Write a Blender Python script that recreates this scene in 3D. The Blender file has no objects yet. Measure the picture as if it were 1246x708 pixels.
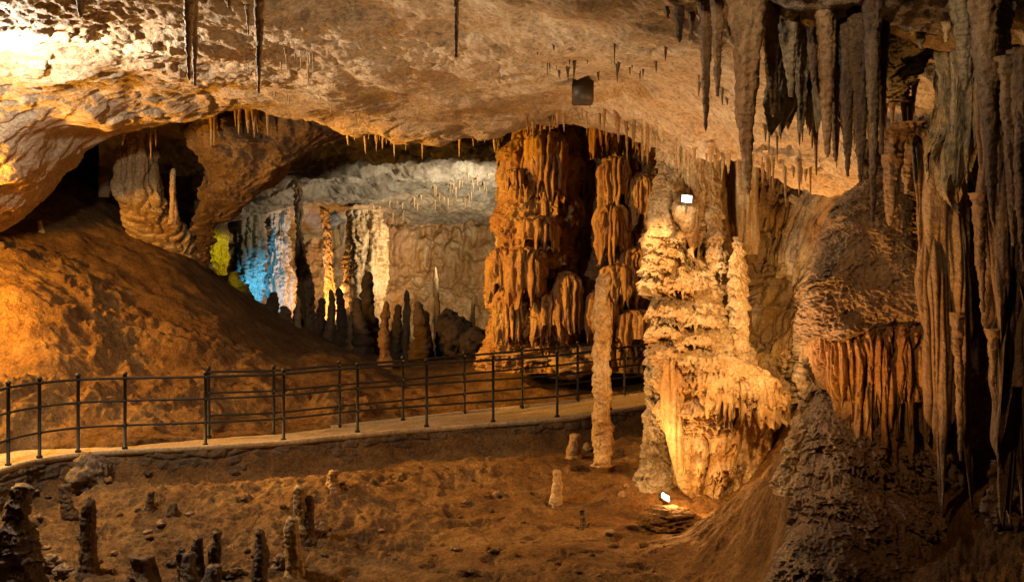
import bpy, math, numpy as np
from mathutils import Vector
from mathutils.bvhtree import BVHTree

rng = np.random.RandomState(7)
SC = bpy.context.scene
COL = SC.collection
F = 1212.0; CU, CV, CZ = 623.0, 354.0, 2.2      # focal length in photo pixels, centre, eye height

def W(u, v, d):
    """point of the cave seen at photo position (u, v), d metres in front of the camera"""
    return np.array([(u - CU) / F * d, d, CZ - (v - CV) / F * d])

# ------------------------------------------------------------------ noise
_p = rng.permutation(256); PERM = np.concatenate([_p, _p, _p]).astype(np.int64)
_g = rng.normal(size=(256, 3)); _g /= np.linalg.norm(_g, axis=1)[:, None]
def perlin(x, y, z):
    x = np.asarray(x, float); y = np.asarray(y, float) + 0 * x; z = np.asarray(z, float) + 0 * x
    xi = np.floor(x).astype(np.int64); yi = np.floor(y).astype(np.int64); zi = np.floor(z).astype(np.int64)
    xf = x - xi; yf = y - yi; zf = z - zi
    xi &= 255; yi &= 255; zi &= 255
    u = xf**3 * (xf * (xf * 6 - 15) + 10); v = yf**3 * (yf * (yf * 6 - 15) + 10); w = zf**3 * (zf * (zf * 6 - 15) + 10)
    def c(dx, dy, dz):
        h = PERM[PERM[PERM[(xi + dx) & 255] + ((yi + dy) & 255)] + ((zi + dz) & 255)]
        g = _g[h]
        return g[..., 0] * (xf - dx) + g[..., 1] * (yf - dy) + g[..., 2] * (zf - dz)
    def L(a, b, t): return a + (b - a) * t
    a = L(L(c(0,0,0), c(1,0,0), u), L(c(0,1,0), c(1,1,0), u), v)
    b = L(L(c(0,0,1), c(1,0,1), u), L(c(0,1,1), c(1,1,1), u), v)
    return L(a, b, w) * 1.5
def fbm(P, k, octv=4, kz=None, off=0., gain=.5):
    kz = k if kz is None else kz
    r = 0; a = 1.
    for i in range(octv):
        s = 2.03**i
        r = r + a * perlin(P[..., 0] * k * s + off + 11.3 * i, P[..., 1] * k * s + off, P[..., 2] * kz * s + off)
        a *= gain
    return r
def ridged(P, k, octv=4, kz=None, off=0., gain=.5):
    kz = k if kz is None else kz
    r = 0; a = 1.
    for i in range(octv):
        s = 2.1**i
        r = r + a * (1 - 2.2 * np.abs(perlin(P[..., 0] * k * s + off + 5.1 * i, P[..., 1] * k * s - off, P[..., 2] * kz * s + off)))
        a *= gain
    return r
def lobes(P, k, kz, off=0.):
    """rounded folds with sharp creases between them (0..1)"""
    wx = .35 / k * perlin(P[..., 0] * 2 + off, P[..., 1] * 2, P[..., 2] * 2)
    n = np.abs(perlin((P[..., 0] + wx) * k + off, P[..., 1] * k * .8 - off, P[..., 2] * kz + off))
    return np.minimum(1, np.sqrt(n * 2.2 + 1e-6))
def smooth(a, b, x):
    t = np.clip((x - a) / (b - a), 0, 1); return t * t * (3 - 2 * t)
def terrace(P, h, k, off=0., warp=.6, jag=.35, sharp=.1):
    """hanging tiers of flowstone with dripping lower edges (0..1)"""
    x, y, z = P[..., 0], P[..., 1], P[..., 2]
    n1 = perlin(x * .33 / h + off, y * .33 / h, z * .4 / h)
    n2 = perlin(x * .95 / h + off, y * .95 / h, z * .45 / h + 3)
    a1 = np.abs(perlin(x * k + off, y * k, z * k * .12)); a2 = np.abs(perlin(x * k * 2.3 + off, y * k * 2.3, z * k * .2 + 7))
    drip = np.maximum(0, 1 - a1 * 5) * .9 + np.maximum(0, 1 - a2 * 4) * .45
    q = z / h + warp * (1.5 * n1 + 1.3 * n2) + jag * drip
    i = np.floor(q); f = q - i
    l = np.abs(perlin(x * k * .4 + i * 7.31 + off, y * k * .4, i * 3.7))
    prof = np.sqrt(np.clip(1 - f, 0, 1)) * smooth(0, sharp, f)
    a = .45 + .55 * np.abs(np.sin(i * 12.9898 + off))
    return prof * (a * .35 + 1.15 * np.sqrt(l + 1e-6)) * (.8 + .35 * np.minimum(1, drip))

def h01(i, j, k):
    v = np.sin(i * 127.1 + j * 311.7 + k * 74.7) * 43758.5453
    return v - np.floor(v)
def scales(P, w, h, off=0., fr=.5, k=9., ky=.7):
    """overlapping flowstone scales: rounded shelves w wide and h high, each cut off below by a dripping edge (0..1)"""
    x = P[..., 0] + ky * P[..., 1] + .25 * w * perlin(P[..., 0] * 1.1 / w, P[..., 1] * 1.1 / w, P[..., 2] * 1.1 / h + off)
    z = P[..., 2] + .3 * h * perlin(P[..., 0] * .8 / w + off, P[..., 1] * .8 / w, P[..., 2] * .5 / h)
    a = np.abs(perlin((P[..., 0] + .5 * P[..., 1]) * k + off, P[..., 1] * k * .6, P[..., 2] * k * .12)); b = np.abs(perlin(P[..., 0] * k * 2.4, P[..., 1] * k * 2 + off, P[..., 2] * k * .25))
    drip = np.maximum(0, 1 - a * 4.5) + .5 * np.maximum(0, 1 - b * 4.)
    gi = np.floor(x / w); gj = np.floor(z / h); out = np.zeros_like(x)
    for di in (-1, 0, 1):
        for dj in (-2, -1, 0, 1):
            i = gi + di; j = gj + dj
            r1 = h01(i, j, 1 + off); r2 = h01(i, j, 2 + off); r3 = h01(i, j, 3 + off); r4 = h01(i, j, 4 + off)
            cx = (i + .5 + .8 * (r1 - .5)) * w; cz = (j + .5 + .9 * (r2 - .5)) * h
            dx = (x - cx) / (w * (.45 + .55 * r3)); bot = cz - .55 * h + .35 * h * dx * dx - fr * h * drip * np.maximum(0, 1 - dx * dx)
            t = (z - bot) / (h * (1.25 + fr * drip))
            prof = smooth(0, .10, t) * np.clip(1 - t, 0, 1)**.65
            out = np.maximum(out, np.sqrt(np.clip(1 - dx * dx, 0, 1)) * prof * (.55 + .45 * r4))
    return out

# ------------------------------------------------------------------ meshes
def mesh_obj(name, V, faces, mat, parent=None, origin=None, flat=False):
    V = np.asarray(V, np.float32).reshape(-1, 3)
    if origin is None and parent is None:
        origin = np.array([V[:, 0].mean(), V[:, 1].mean(), V[:, 2].min()])
    if origin is None: origin = np.zeros(3)
    if parent is not None: origin = np.array(parent.matrix_world.translation) if False else np.array(parent.get('_o', (0., 0., 0.)))
    V = V - np.asarray(origin, np.float32)
    me = bpy.data.meshes.new(name)
    me.vertices.add(len(V)); me.vertices.foreach_set('co', V.ravel())
    if isinstance(faces, np.ndarray):
        n = faces.shape[0]; k = faces.shape[1]
        me.loops.add(n * k); me.loops.foreach_set('vertex_index', faces.astype(np.int32).ravel())
        me.polygons.add(n); me.polygons.foreach_set('loop_start', np.arange(0, n * k, k, dtype=np.int32))
        me.polygons.foreach_set('loop_total', np.full(n, k, np.int32))
    else:
        fl = [i for f in faces for i in f]; st = np.cumsum([0] + [len(f) for f in faces[:-1]])
        me.loops.add(len(fl)); me.loops.foreach_set('vertex_index', np.array(fl, np.int32))
        me.polygons.add(len(faces)); me.polygons.foreach_set('loop_start', st.astype(np.int32))
        me.polygons.foreach_set('loop_total', np.array([len(f) for f in faces], np.int32))
    me.update(calc_edges=True); me.validate()
    if not flat:
        me.polygons.foreach_set('use_smooth', np.ones(len(me.polygons), bool))
    me.materials.append(mat)
    o = bpy.data.objects.new(name, me); COL.objects.link(o)
    if parent is None:
        o.location = origin; o['_o'] = tuple(float(a) for a in origin)
    else:
        o.parent = parent; o['_o'] = parent['_o']
    return o
def empty(name, origin):
    o = bpy.data.objects.new(name, None); COL.objects.link(o); o.location = origin
    o['_o'] = tuple(float(a) for a in origin); o.empty_display_size = .2
    return o
def tag(o, label, cat, group=None):
    o['label'] = label; o['category'] = cat
    if group: o['group'] = group
    return o
def struct(o, kind='structure'):
    o['kind'] = kind; return o

def grid_faces(nr, nc, wrap=False):
    i = np.arange(nr - 1)[:, None]; j = np.arange(nc if wrap else nc - 1)[None, :]
    a = i * nc + j; b = i * nc + (j + 1) % nc
    return np.stack([a, b, b + nc, a + nc], -1).reshape(-1, 4)

def cr(A, n):
    """Catmull-Rom resample of rows of A (k, ...) to n rows"""
    A = np.asarray(A, float); k = len(A)
    if k == 2: A = np.stack([A[0], (A[0] + A[1]) / 2, A[1]]); k = 3
    E = np.concatenate([[2 * A[0] - A[1]], A, [2 * A[-1] - A[-2]]])
    t = np.linspace(0, k - 1 - 1e-9, n); i = np.floor(t).astype(int); f = (t - i).reshape((-1,) + (1,) * (A.ndim - 1))
    p0, p1, p2, p3 = E[i], E[i + 1], E[i + 2], E[i + 3]
    return .5 * (2 * p1 + (p2 - p0) * f + (2 * p0 - 5 * p1 + 4 * p2 - p3) * f * f + (3 * p1 - p0 - 3 * p2 + p3) * f**3)

def grid_normals(G):
    du = np.gradient(G, axis=1); dv = np.gradient(G, axis=0)
    N = np.cross(du, dv); N /= np.linalg.norm(N, axis=-1, keepdims=True) + 1e-9
    cam = np.array([0, 0, CZ]) - G
    s = np.sign((N * cam).sum(-1).mean())
    return N * (s if s else 1)

def sheet(name, ctrl, nr, nc, disp, mat, parent=None, passes=None):
    """ctrl: rows of (u, v, d) control points; a real surface through them, displaced along its normal"""
    C = np.array([[W(*p) for p in row] for row in ctrl])
    G = cr(C, nr); G = cr(G.transpose(1, 0, 2), nc).transpose(1, 0, 2)
    for fn in ([disp] if callable(disp) else disp):
        G = G + grid_normals(G) * fn(G)[..., None]
    o = mesh_obj(name, G, grid_faces(nr, nc), mat, parent)
    o_G[name] = G
    return o
o_G = {}

def loft(name, rows, nz, nt, disp, mat, parent=None, ratio=.8, jag=None, dense_front=True):
    """closed body round a vertical axis; rows: (v, uL, uR, d) outline at axis depth d"""
    R = np.array([[ (r[1] + r[2]) / 2, r[0], (r[2] - r[1]) / 2, r[3]] for r in rows], float)
    # resample by arc length in v
    vv = R[:, 1]; t = np.linspace(vv[0], vv[-1], nz)
    Rr = cr(R, 400); order = np.argsort(Rr[:, 1])
    S = np.stack([np.interp(t, Rr[order, 1], Rr[order, k]) if vv[-1] > vv[0] else np.interp(-t, -Rr[order[::-1], 1], Rr[order[::-1], k]) for k in range(4)], -1)
    cx = (S[:, 0] - CU) / F * S[:, 3]; cy = S[:, 3]; cz = CZ - (t - CV) / F * S[:, 3]
    rx = np.maximum(S[:, 2], .3) / F * S[:, 3]; ry = rx * ratio
    th = np.linspace(0, 2 * np.pi, nt, endpoint=False)
    if dense_front: th = th - .55 * np.sin(th - np.pi * 1.5 ) * 0 + .45 * np.sin(2 * (th)) * 0 + .5 * np.cos(th)   # more vertices on the near side
    ct = np.cos(th)[None]; st = np.sin(th)[None]
    G = np.stack([cx[:, None] + rx[:, None] * ct, cy[:, None] + ry[:, None] * st, cz[:, None] + 0 * ct], -1)
    if jag is not None:      # ragged lower end
        tt = np.linspace(0, 1, nz)[:, None]
        G[..., 2] -= jag(G) * tt**1.5
    N = np.stack([ct / rx[:, None], st / ry[:, None], 0 * ct + 0 * rx[:, None]], -1); N /= np.linalg.norm(N, axis=-1, keepdims=True)
    endf = np.minimum(1, np.minimum(np.arange(nz), np.arange(nz)[::-1]) / 3. + .25)[:, None]
    for fn in ([disp] if callable(disp) else disp):
        D = fn(G); D = (D - D.mean() - .55 * D.std()) * endf
        D = np.clip(D, -rx[:, None] * .7, rx[:, None] * .55)
        G = G + N * D[..., None]
    V = G.reshape(-1, 3)
    top = G[0].mean(0); bot = G[-1].mean(0)
    if jag is not None: bot[2] = G[-1][:, 2].max() + .12
    V = np.concatenate([V, [top], [bot]])
    faces = grid_faces(nz, nt, True)
    a = np.arange(nt); b = (a + 1) % nt; T = nz * nt
    f2 = np.stack([a, b, b, np.full(nt, T)], -1); f3 = np.stack([b + (nz - 1) * nt, a + (nz - 1) * nt, a + (nz - 1) * nt, np.full(nt, T + 1)], -1)
    fl = faces.tolist() if nz * nt < 4000 else None
    if fl is not None:
        fl += [[x[1], x[0], x[3]] for x in f2.tolist()] + [[x[1], x[0], x[3]] for x in f3.tolist()]
        return mesh_obj(name, V, fl, mat, parent)
    # big bodies: quads, end fans as thin quads on doubled ring centres
    V = np.concatenate([V, G[0] * .02 + top * .98, G[-1] * .02 + bot * .98])
    q0 = T + 2; q1 = q0 + nt
    f2 = np.stack([b, a, q0 + a, q0 + b], -1); f3 = np.stack([a + (nz - 1) * nt, b + (nz - 1) * nt, q1 + b, q1 + a], -1)
    return mesh_obj(name, V, np.concatenate([faces, f2, f3]), mat, parent)

# ------------------------------------------------------------------ materials
def rock_mat(name, cols, bump=.5, rough=.6, scale=1., streak=.25, fine=1., spec=.4, dist=.03, wet=0., mot=1.):
    """cols: list of 3-4 colours, mixed by noise; vertical mineral streaks; bump at three scales"""
    cols = [(c[0] * .8, c[1] * .97 * .8, c[2] * .78 * .8) for c in cols]
    m = bpy.data.materials.new(name); m.use_nodes = True
    nt = m.node_tree; nd = nt.nodes; lk = nt.links; nd.clear()
    out = nd.new('ShaderNodeOutputMaterial'); b = nd.new('ShaderNodeBsdfPrincipled')
    lk.new(b.outputs[0], out.inputs[0])
    geo = nd.new('ShaderNodeNewGeometry')
    def mp(sx, sy, sz):
        x = nd.new('ShaderNodeMapping'); x.inputs['Scale'].default_value = (sx, sy, sz); lk.new(geo.outputs['Position'], x.inputs[0]); return x.outputs[0]
    def noise(vec, s, det=6, r=.6, dist_=0.):
        n = nd.new('ShaderNodeTexNoise'); n.inputs['Scale'].default_value = s; n.inputs['Detail'].default_value = det
        n.inputs['Roughness'].default_value = r; n.inputs['Distortion'].default_value = dist_; lk.new(vec, n.inputs['Vector']); return n.outputs['Fac']
    n1 = noise(mp(1, 1, 1), 1.1 * scale, 7, .62, .4)
    n2 = noise(mp(1, 1, streak), 5.5 * scale, 6, .6, .3)
    n3 = noise(mp(1, 1, 1), 26 * scale, 5, .65)
    n4 = noise(mp(1, 1, .5), 75 * fine, 4, .6)
    def ramp(fac, stops):
        r = nd.new('ShaderNodeValToRGB'); e = r.color_ramp.elements
        while len(e) < len(stops): e.new(.5)
        for el, (p, c) in zip(e, stops): el.position = p; el.color = (*c, 1)
        lk.new(fac, r.inputs[0]); return r.outputs[0]
    def mix(f, a, c, t='MIX'):
        x = nd.new('ShaderNodeMix'); x.data_type = 'RGBA'; x.blend_type = t
        if isinstance(f, float): x.inputs[0].default_value = f
        else: lk.new(f, x.inputs[0])
        for s, i in ((a, 6), (c, 7)):
            if isinstance(s, tuple): x.inputs[i].default_value = (*s, 1)
            else: lk.new(s, x.inputs[i])
        return x.outputs[2]
    def mth(op, a, c):
        x = nd.new('ShaderNodeMath'); x.operation = op
        for i, s in enumerate((a, c)):
            if isinstance(s, (int, float)): x.inputs[i].default_value = s
            else: lk.new(s, x.inputs[i])
        return x.outputs[0]
    c1 = ramp(n1, [(.36, cols[1]), (.5, cols[0]), (.64, cols[2])])
    f2 = ramp(n2, [(.42, (0, 0, 0)), (.62, (1, 1, 1))])
    c2 = mix(mth('MULTIPLY', f2, .55 * mot), c1, cols[3] if len(cols) > 3 else cols[1])
    v = ramp(n3, [(.34, (.42, .38, .34)), (.5, (1, 1, 1)), (.68, (1.3, 1.3, 1.3))])
    c3 = mix(.75 * mot, c2, v, 'MULTIPLY')
    lk.new(c3, b.inputs['Base Color'])
    rr = nd.new('ShaderNodeMapRange'); rr.inputs[3].default_value = rough - .18; rr.inputs[4].default_value = min(1, rough + .2)
    lk.new(n2, rr.inputs[0]); lk.new(rr.outputs[0], b.inputs['Roughness'])
    b.inputs['Specular IOR Level'].default_value = spec
    h = mth('ADD', mth('MULTIPLY', n3, .8), mth('MULTIPLY', n4, .3))
    h = mth('ADD', h, mth('MULTIPLY', n2, .5))
    bp = nd.new('ShaderNodeBump'); bp.inputs['Strength'].default_value = min(1, bump * 1.25); bp.inputs['Distance'].default_value = dist * 1.5
    lk.new(h, bp.inputs['Height']); lk.new(bp.outputs[0], b.inputs['Normal'])
    return m
M = {}
M['clay']    = rock_mat('cave_clay', [(.27,.145,.052), (.16,.08,.028), (.35,.21,.09), (.10,.05,.018)], bump=.8, rough=.75, streak=1, dist=.04, spec=.25)
M['ceil']    = rock_mat('ceiling_limestone', [(.80,.64,.52), (.66,.46,.30), (.92,.80,.70), (.54,.38,.24)], bump=.7, rough=.7, streak=1, dist=.05, scale=.8)
M['flow']    = rock_mat('flowstone', [(.55,.38,.20), (.42,.24,.10), (.66,.52,.35), (.30,.16,.06)], bump=.5, rough=.45, spec=.5)
M['orange']  = rock_mat('orange_flowstone', [(.48,.27,.10), (.33,.15,.045), (.56,.36,.16), (.22,.09,.03)], bump=.55, rough=.5, spec=.5)
M['pale']    = rock_mat('pale_calcite', [(.66,.49,.29), (.55,.34,.14), (.76,.63,.45), (.42,.23,.08)], bump=.4, rough=.4, spec=.5)
M['grey']    = rock_mat('grey_limestone', [(.42,.37,.31), (.30,.25,.19), (.52,.47,.40), (.26,.22,.16)], bump=.6, rough=.65)
M['green']   = rock_mat('algae_limestone', [(.40,.35,.27), (.27,.25,.17), (.50,.43,.36), (.20,.17,.12)], bump=.6, rough=.6)
M['brown']   = rock_mat('brown_flowstone', [(.34,.22,.12), (.24,.14,.07), (.44,.31,.19), (.17,.09,.045)], bump=.6, rough=.42, spec=.6)
M['rust']    = rock_mat('rust_flowstone', [(.34,.19,.075), (.22,.11,.04), (.44,.27,.12), (.14,.065,.025)], bump=.6, rough=.5, spec=.5)
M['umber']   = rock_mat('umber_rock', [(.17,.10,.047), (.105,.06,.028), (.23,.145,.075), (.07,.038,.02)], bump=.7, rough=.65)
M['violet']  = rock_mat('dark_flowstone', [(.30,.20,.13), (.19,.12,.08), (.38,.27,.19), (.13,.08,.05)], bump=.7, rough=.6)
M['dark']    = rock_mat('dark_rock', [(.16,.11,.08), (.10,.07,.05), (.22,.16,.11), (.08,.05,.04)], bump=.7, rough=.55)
M['path']    = rock_mat('path_concrete', [(.62,.48,.34), (.5,.39,.27), (.7,.56,.4), (.44,.33,.22)], bump=.25, rough=.7, streak=1, dist=.01)
M['wall']    = rock_mat('wall_stone', [(.17,.115,.07), (.12,.08,.045), (.24,.17,.11), (.08,.05,.03)], bump=.8, rough=.8, streak=1, dist=.03)
def plain(name, col, rough=.5, metal=0., emit=None, es=0.):
    m = bpy.data.materials.new(name); m.use_nodes = True; nt = m.node_tree
    b = nt.nodes['Principled BSDF']; b.inputs['Base Color'].default_value = (*col, 1)
    n = nt.nodes.new('ShaderNodeTexNoise'); n.inputs['Scale'].default_value = 40
    r = nt.nodes.new('ShaderNodeMapRange'); r.inputs[3].default_value = max(0, rough - .15); r.inputs[4].default_value = rough + .2
    nt.links.new(n.outputs[0], r.inputs[0]); nt.links.new(r.outputs[0], b.inputs['Roughness'])
    b.inputs['Metallic'].default_value = metal
    if emit: b.inputs['Emission Color'].default_value = (*emit, 1); b.inputs['Emission Strength'].default_value = es
    return m
M['iron'] = plain('black_painted_iron', (.008, .007, .006), .6, 0)
M['housing'] = plain('dark_housing', (.06, .045, .03), .5, .3)
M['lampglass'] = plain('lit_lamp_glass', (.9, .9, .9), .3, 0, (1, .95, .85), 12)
M['wood'] = plain('dark_box', (.05, .03, .015), .7)

# ------------------------------------------------------------------ ground (one terrain sheet)
near_edge = [(-220,640,11.3),(-60,592,12.4),(10,568,13.3),(48,559,13.95),(95,552,14.4),(152,548,14.75),(250,543,15.1),(345,537,15.6),(435,528,16.1),(519,521,16.6),(600,515,16.9),(678,509,17.0),(742,500,17.3),(800,491,17.7),(880,480,18.3)]
far_edge  = [(-220,610,12.3),(-60,568,13.3),(10,550,14.35),(48,547,14.6),(95,545,14.85),(152,543,15.0),(250,534,15.9),(345,527,16.5),(435,517,17.2),(519,508,17.9),(600,499,18.6),(678,491,18.9),(742,484,19.2),(800,478,19.4),(880,470,19.9)]
ctl = []
def cp(u, v, d): ctl.append(W(u, v, d))
for (u, v, d), (u2, v2, d2) in zip(near_edge, far_edge):
    a = W(u, v, d); b = W(u2, v2, d2)
    ctl.append(a + [0, .1, -.1]); ctl.append(b + [0, -.02, -.01]); 
    ctl.append(a + [0, -.22, -.64])
for p in [ # pit
    (-150,708,11),(0,708,11.3),(150,708,11.2),(300,708,11.1),(450,708,11.0),(600,708,10.9),(750,708,10.6),
    (0,650,12.1),(120,640,12.6),(250,640,12.6),(400,640,12.6),(550,640,12.7),(700,640,12.7),
    (120,595,13.7),(250,590,13.9),(400,580,14.4),(550,585,14.5),(680,580,14.6),(740,560,15.5),(690,552,15.7),(760,530,16.6),
    (500,562,15.6),(600,558,15.8),
    (623,900,8.0),(300,900,8.0),(0,900,8.0),(900,900,7.0),(1200,900,6),
    # towards the lit column
    (790,600,14.0),(820,616,13.6),(850,634,13.1),(900,622,13.3),(940,590,13.4),(800,560,15),(860,560,15),(930,540,14.5),(980,500,13.5),
    # berm crest and its near face
    (720,660,12.0),(780,655,11.9),(840,648,11.8),(880,632,11.5),(915,610,11.0),(945,575,10.5),(965,540,10.0),(985,500,9.6),
    (860,700,10.6),(900,675,10.4),(950,640,9.9),(990,600,9.3),(1010,640,8.8),(960,708,9.0),(1060,708,8.0),(1060,560,8.9),(1200,708,7.4),(1200,560,8.6),
    # left slope
    (-200,480,14.5),(-200,300,17),(-250,200,21),
    (0,510,15.0),(0,470,15.6),(0,420,16.4),(0,370,17.2),(0,330,18.6),(0,290,19.6),(0,262,20.4),
    (60,235,22.0),(100,228,23),(60,300,20.2),(60,350,18.2),(60,400,17.2),(70,450,16.3),(70,500,15.6),
    (130,250,23),(130,300,21.2),(130,350,19.8),(130,400,18.6),(140,450,17.4),(140,500,16.2),
    (195,296,23),(200,340,21),(200,400,19.4),(210,450,18.2),(210,500,16.8),
    (232,316,22.8),(256,350,21.9),(270,410,20),(280,460,18.7),(290,505,17.2),
    (292,360,24),(320,410,22),(340,440,20.3),(370,480,19),(400,500,18.3),
    (360,404,24.5),(400,428,23),(430,445,21.2),(460,470,20),(430,430,24),
    (480,448,24),(520,470,21.5),(560,440,24),(600,450,22),(640,440,22),(600,470,20.6),(700,440,22),(700,462,20.6),(780,450,21),
    # far chamber floor
    (470,432,29),(540,425,30),(600,425,30),(430,415,30),(380,405,30),(470,415,36),(560,415,36),(400,402,36),(320,385,36),(270,350,30),(250,370,36),(330,375,30),
    (200,350,38),(700,415,36),(620,415,45),(400,415,45),(200,380,45)]: cp(*p)
ctl = np.array(ctl)
def tps_fit(P, Z, lam=.02):
    n = len(P); r = np.linalg.norm(P[:, None] - P[None], axis=-1)
    K = np.where(r > 0, r**2 * np.log(r + 1e-12), 0) + lam * np.eye(n)
    Q = np.concatenate([np.ones((n, 1)), P], 1)
    A = np.block([[K, Q], [Q.T, np.zeros((3, 3))]])
    return np.linalg.solve(A, np.concatenate([Z, np.zeros(3)]))
tw = tps_fit(ctl[:, :2], ctl[:, 2])
def ground_z(x, y):
    sh = np.shape(x); X = np.stack([np.ravel(x), np.ravel(y)], -1); out = np.zeros(len(X))
    for s in range(0, len(X), 20000):
        q = X[s:s + 20000]; r2 = ((q[:, None] - ctl[None, :, :2])**2).sum(-1)
        out[s:s + 20000] = (.5 * r2 * np.log(r2 + 1e-12)) @ tw[:-3] + tw[-3] + q @ tw[-2:]
    return out.reshape(sh)
ne = np.array([W(*p) for p in near_edge]); fe = np.array([W(*p) for p in far_edge])
ne_s = cr(ne, 240); fe_s = cr(fe, 240)
def path_mask(x, y):
    """1 on the path, 0 off it"""
    yn = np.interp(x, ne_s[:, 0], ne_s[:, 1]); yf = np.interp(x, fe_s[:, 0], fe_s[:, 1])
    return smooth(-.25, .02, y - yn) * smooth(-.03, .25, yf + .1 - y + .1), smooth(0, .5, np.minimum(np.abs(y - yn), np.abs(y - yf))), y - yn, yf - y
us = np.linspace(-420, 1500, 900)
ds = np.concatenate([np.linspace(5.5, 10, 60)[:-1], np.linspace(10, 17.5, 420)[:-1], np.linspace(17.5, 26, 260)[:-1], np.linspace(26, 50, 90)])
U, D = np.meshgrid(us, ds)
X = (U - CU) / F * D; Y = D
# coarse evaluation then interpolate
cu = np.linspace(-420, 1500, 161); cd = np.concatenate([np.linspace(5.5, 26, 150)[:-1], np.linspace(26, 50, 50)])
CUg, CDg = np.meshgrid(cu, cd); Zc = ground_z((CUg - CU) / F * CDg, CDg)
tmp = np.stack([np.interp(us, cu, row) for row in Zc]); Z = np.stack([np.interp(ds, cd, c) for c in tmp.T], 1)
# large loose mound on the left and small relief
G = np.stack([X, Y, Z], -1); G0 = G.copy(); G0[..., 2] = 0
yn = np.interp(X, ne_s[:, 0], ne_s[:, 1]); yf = np.interp(X, fe_s[:, 0], fe_s[:, 1])
onp = smooth(-.12, 0, Y - yn) * smooth(-.12, .0, yf - Y) * (X > ne_s[0, 0]) * (X < ne_s[-1, 0])
zp = np.interp(X, ne_s[:, 0], ne_s[:, 2]) * .5 + np.interp(X, fe_s[:, 0], fe_s[:, 2]) * .5
dpath = np.where(Y < yn, yn - Y, np.where(Y > yf, Y - yf, 0)); away = smooth(0.02, .6, dpath)
pit = smooth(0, .5, yn - Y); slope = smooth(0, .5, Y - yf)
rub = smooth(-.5, -2.6, X + .8 * fbm(G0, .6, 2, off=21.)) * pit          # rubbly floor on the left of the pit
rel = .10 * fbm(G0, .8, 3, off=3.) + .03 * fbm(G0, 3.2, 4, off=9.) + .008 * ridged(G0, 9, 3, off=4.)
patch = smooth(.05, .45, fbm(G0, .7, 3, off=21.))
rel += pit * patch * (.022 * ridged(G0, 6.5, 3, off=2.) + .014 * ridged(G0, 16, 2, off=8.))
rel += rub * (.04 * ridged(G0, 4.2, 4, off=12.) + .05 * fbm(G0, 2.2, 3, off=15.))
left = smooth(1.5, -2., X) * slope * smooth(22, 18, Y)
ppat = smooth(-.1, .35, fbm(G, .5, 3, off=91.))
rel += left * (.10 * fbm(G, .7, 3, off=33.) + .035 * fbm(G, 2.5, 3, off=43.) + ppat * (.15 * ridged(G * [1, 1, 2.], 1.5, 5, off=13.)) + .02 * ridged(G, 5, 3, off=23.) - .09 * smooth(.3, .5, fbm(G * [1, 1, 2.], 2.1, 3, off=66.)) * ppat)
rel += pit * smooth(1.9, 2.6, X) * (.05 * ridged(G0, 2.2, 4, off=77.) + .03 * fbm(G0, 6, 3, off=5.))
rel += pit * (- .06 * smooth(.28, .42, fbm(G0 * [1, 1.6, 1], 1.9, 3, off=60.)))
# flowing berm: drip grooves on near face
Z2 = Z + rel * away
Z2 = np.where(onp > 0, Z2 * (1 - onp) + (zp - .06) * onp, Z2)
G[..., 2] = Z2
ground = struct(mesh_obj('ground', G, grid_faces(*G.shape[:2]), M['clay'], origin=np.zeros(3)))
gG = G
def bvh_of(G, step=2):
    g = G[::step, ::step]; nr, nc = g.shape[:2]
    return BVHTree.FromPolygons([Vector(p) for p in g.reshape(-1, 3).tolist()], grid_faces(nr, nc).tolist())
gB = bvh_of(gG, 2)
CAM = Vector((0, 0, CZ))
def hit(B, u, v, default=None, dmin=0):
    dirv = Vector(W(u, v, 1.) - np.array([0, 0, CZ]))
    o = CAM + dirv * dmin
    h = B.ray_cast(o, dirv.normalized())
    if h[0] is None: return default
    return h[0].y

# ------------------------------------------------------------------ path, kerb and retaining wall
def ribbon(name, A, B, mat, zoff, parent=None, disp=.0):
    n = len(A); K = 14
    t = np.linspace(0, 1, K)[None, :, None]
    G = A[:, None] * (1 - t) + B[:, None] * t; G[..., 2] += zoff
    G[..., 2] += disp * fbm(G, 3, 3)
    return mesh_obj(name, G, grid_faces(n, K), mat, parent)
struct(ribbon('path', ne_s + [0, .05, 0], fe_s, M['path'], 0, disp=.008))
def sweep_wall(name, line, mat, prof, parent=None, disp=None, nz=60):
    """line (n,3) swept with a profile of (outward, down) points towards the viewer"""
    line = cr(line, 900)
    tg = np.gradient(line, axis=0); tg[:, 2] = 0; tg /= np.linalg.norm(tg, axis=1)[:, None]
    nrm = np.stack([tg[:, 1], -tg[:, 0], 0 * tg[:, 0]], -1)
    pr = cr(np.array(prof, float), nz) if nz > 6 else np.array(prof, float)
    G = line[None] + nrm[None] * pr[:, 0][:, None, None]; G[..., 2] = G[..., 2] + pr[:, 1][:, None]
    if disp is not None:
        N = grid_normals(G); G = G + N * disp(G)[..., None]
    return mesh_obj(name, G, grid_faces(len(pr), len(line)), mat, parent)
def stones(P):
    # irregular courses of rubble stone
    c = P[..., 2] / .15 + .8 * perlin(P[..., 0] * 1.5, 0, P[..., 2] * 1.0); i = np.floor(c); f = np.abs(c - i - .5) * 2
    h = P[..., 0] / .3 + i * .37 + .9 * perlin(P[..., 0] * 1.1, i * 1.7, 5.) + .5 * np.sin(i * 5.1) + .3 * perlin(P[..., 0] * 2, i * 3.1, 0); j = np.floor(h); g = np.abs(h - j - .5) * 2
    r = np.abs(np.sin(i * 12.98 + j * 78.2)) 
    return .028 * (1 - smooth(.6, 1, np.maximum(f, g))) * (.1 + 1.1 * r) + .035 * fbm(P, 5, 4)
rw = empty('retaining_wall', ne_s[120] + [0, 0, -.6])
tag(rw, 'low dark rubble stone wall under the near edge of the walkway', 'retaining wall')
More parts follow.
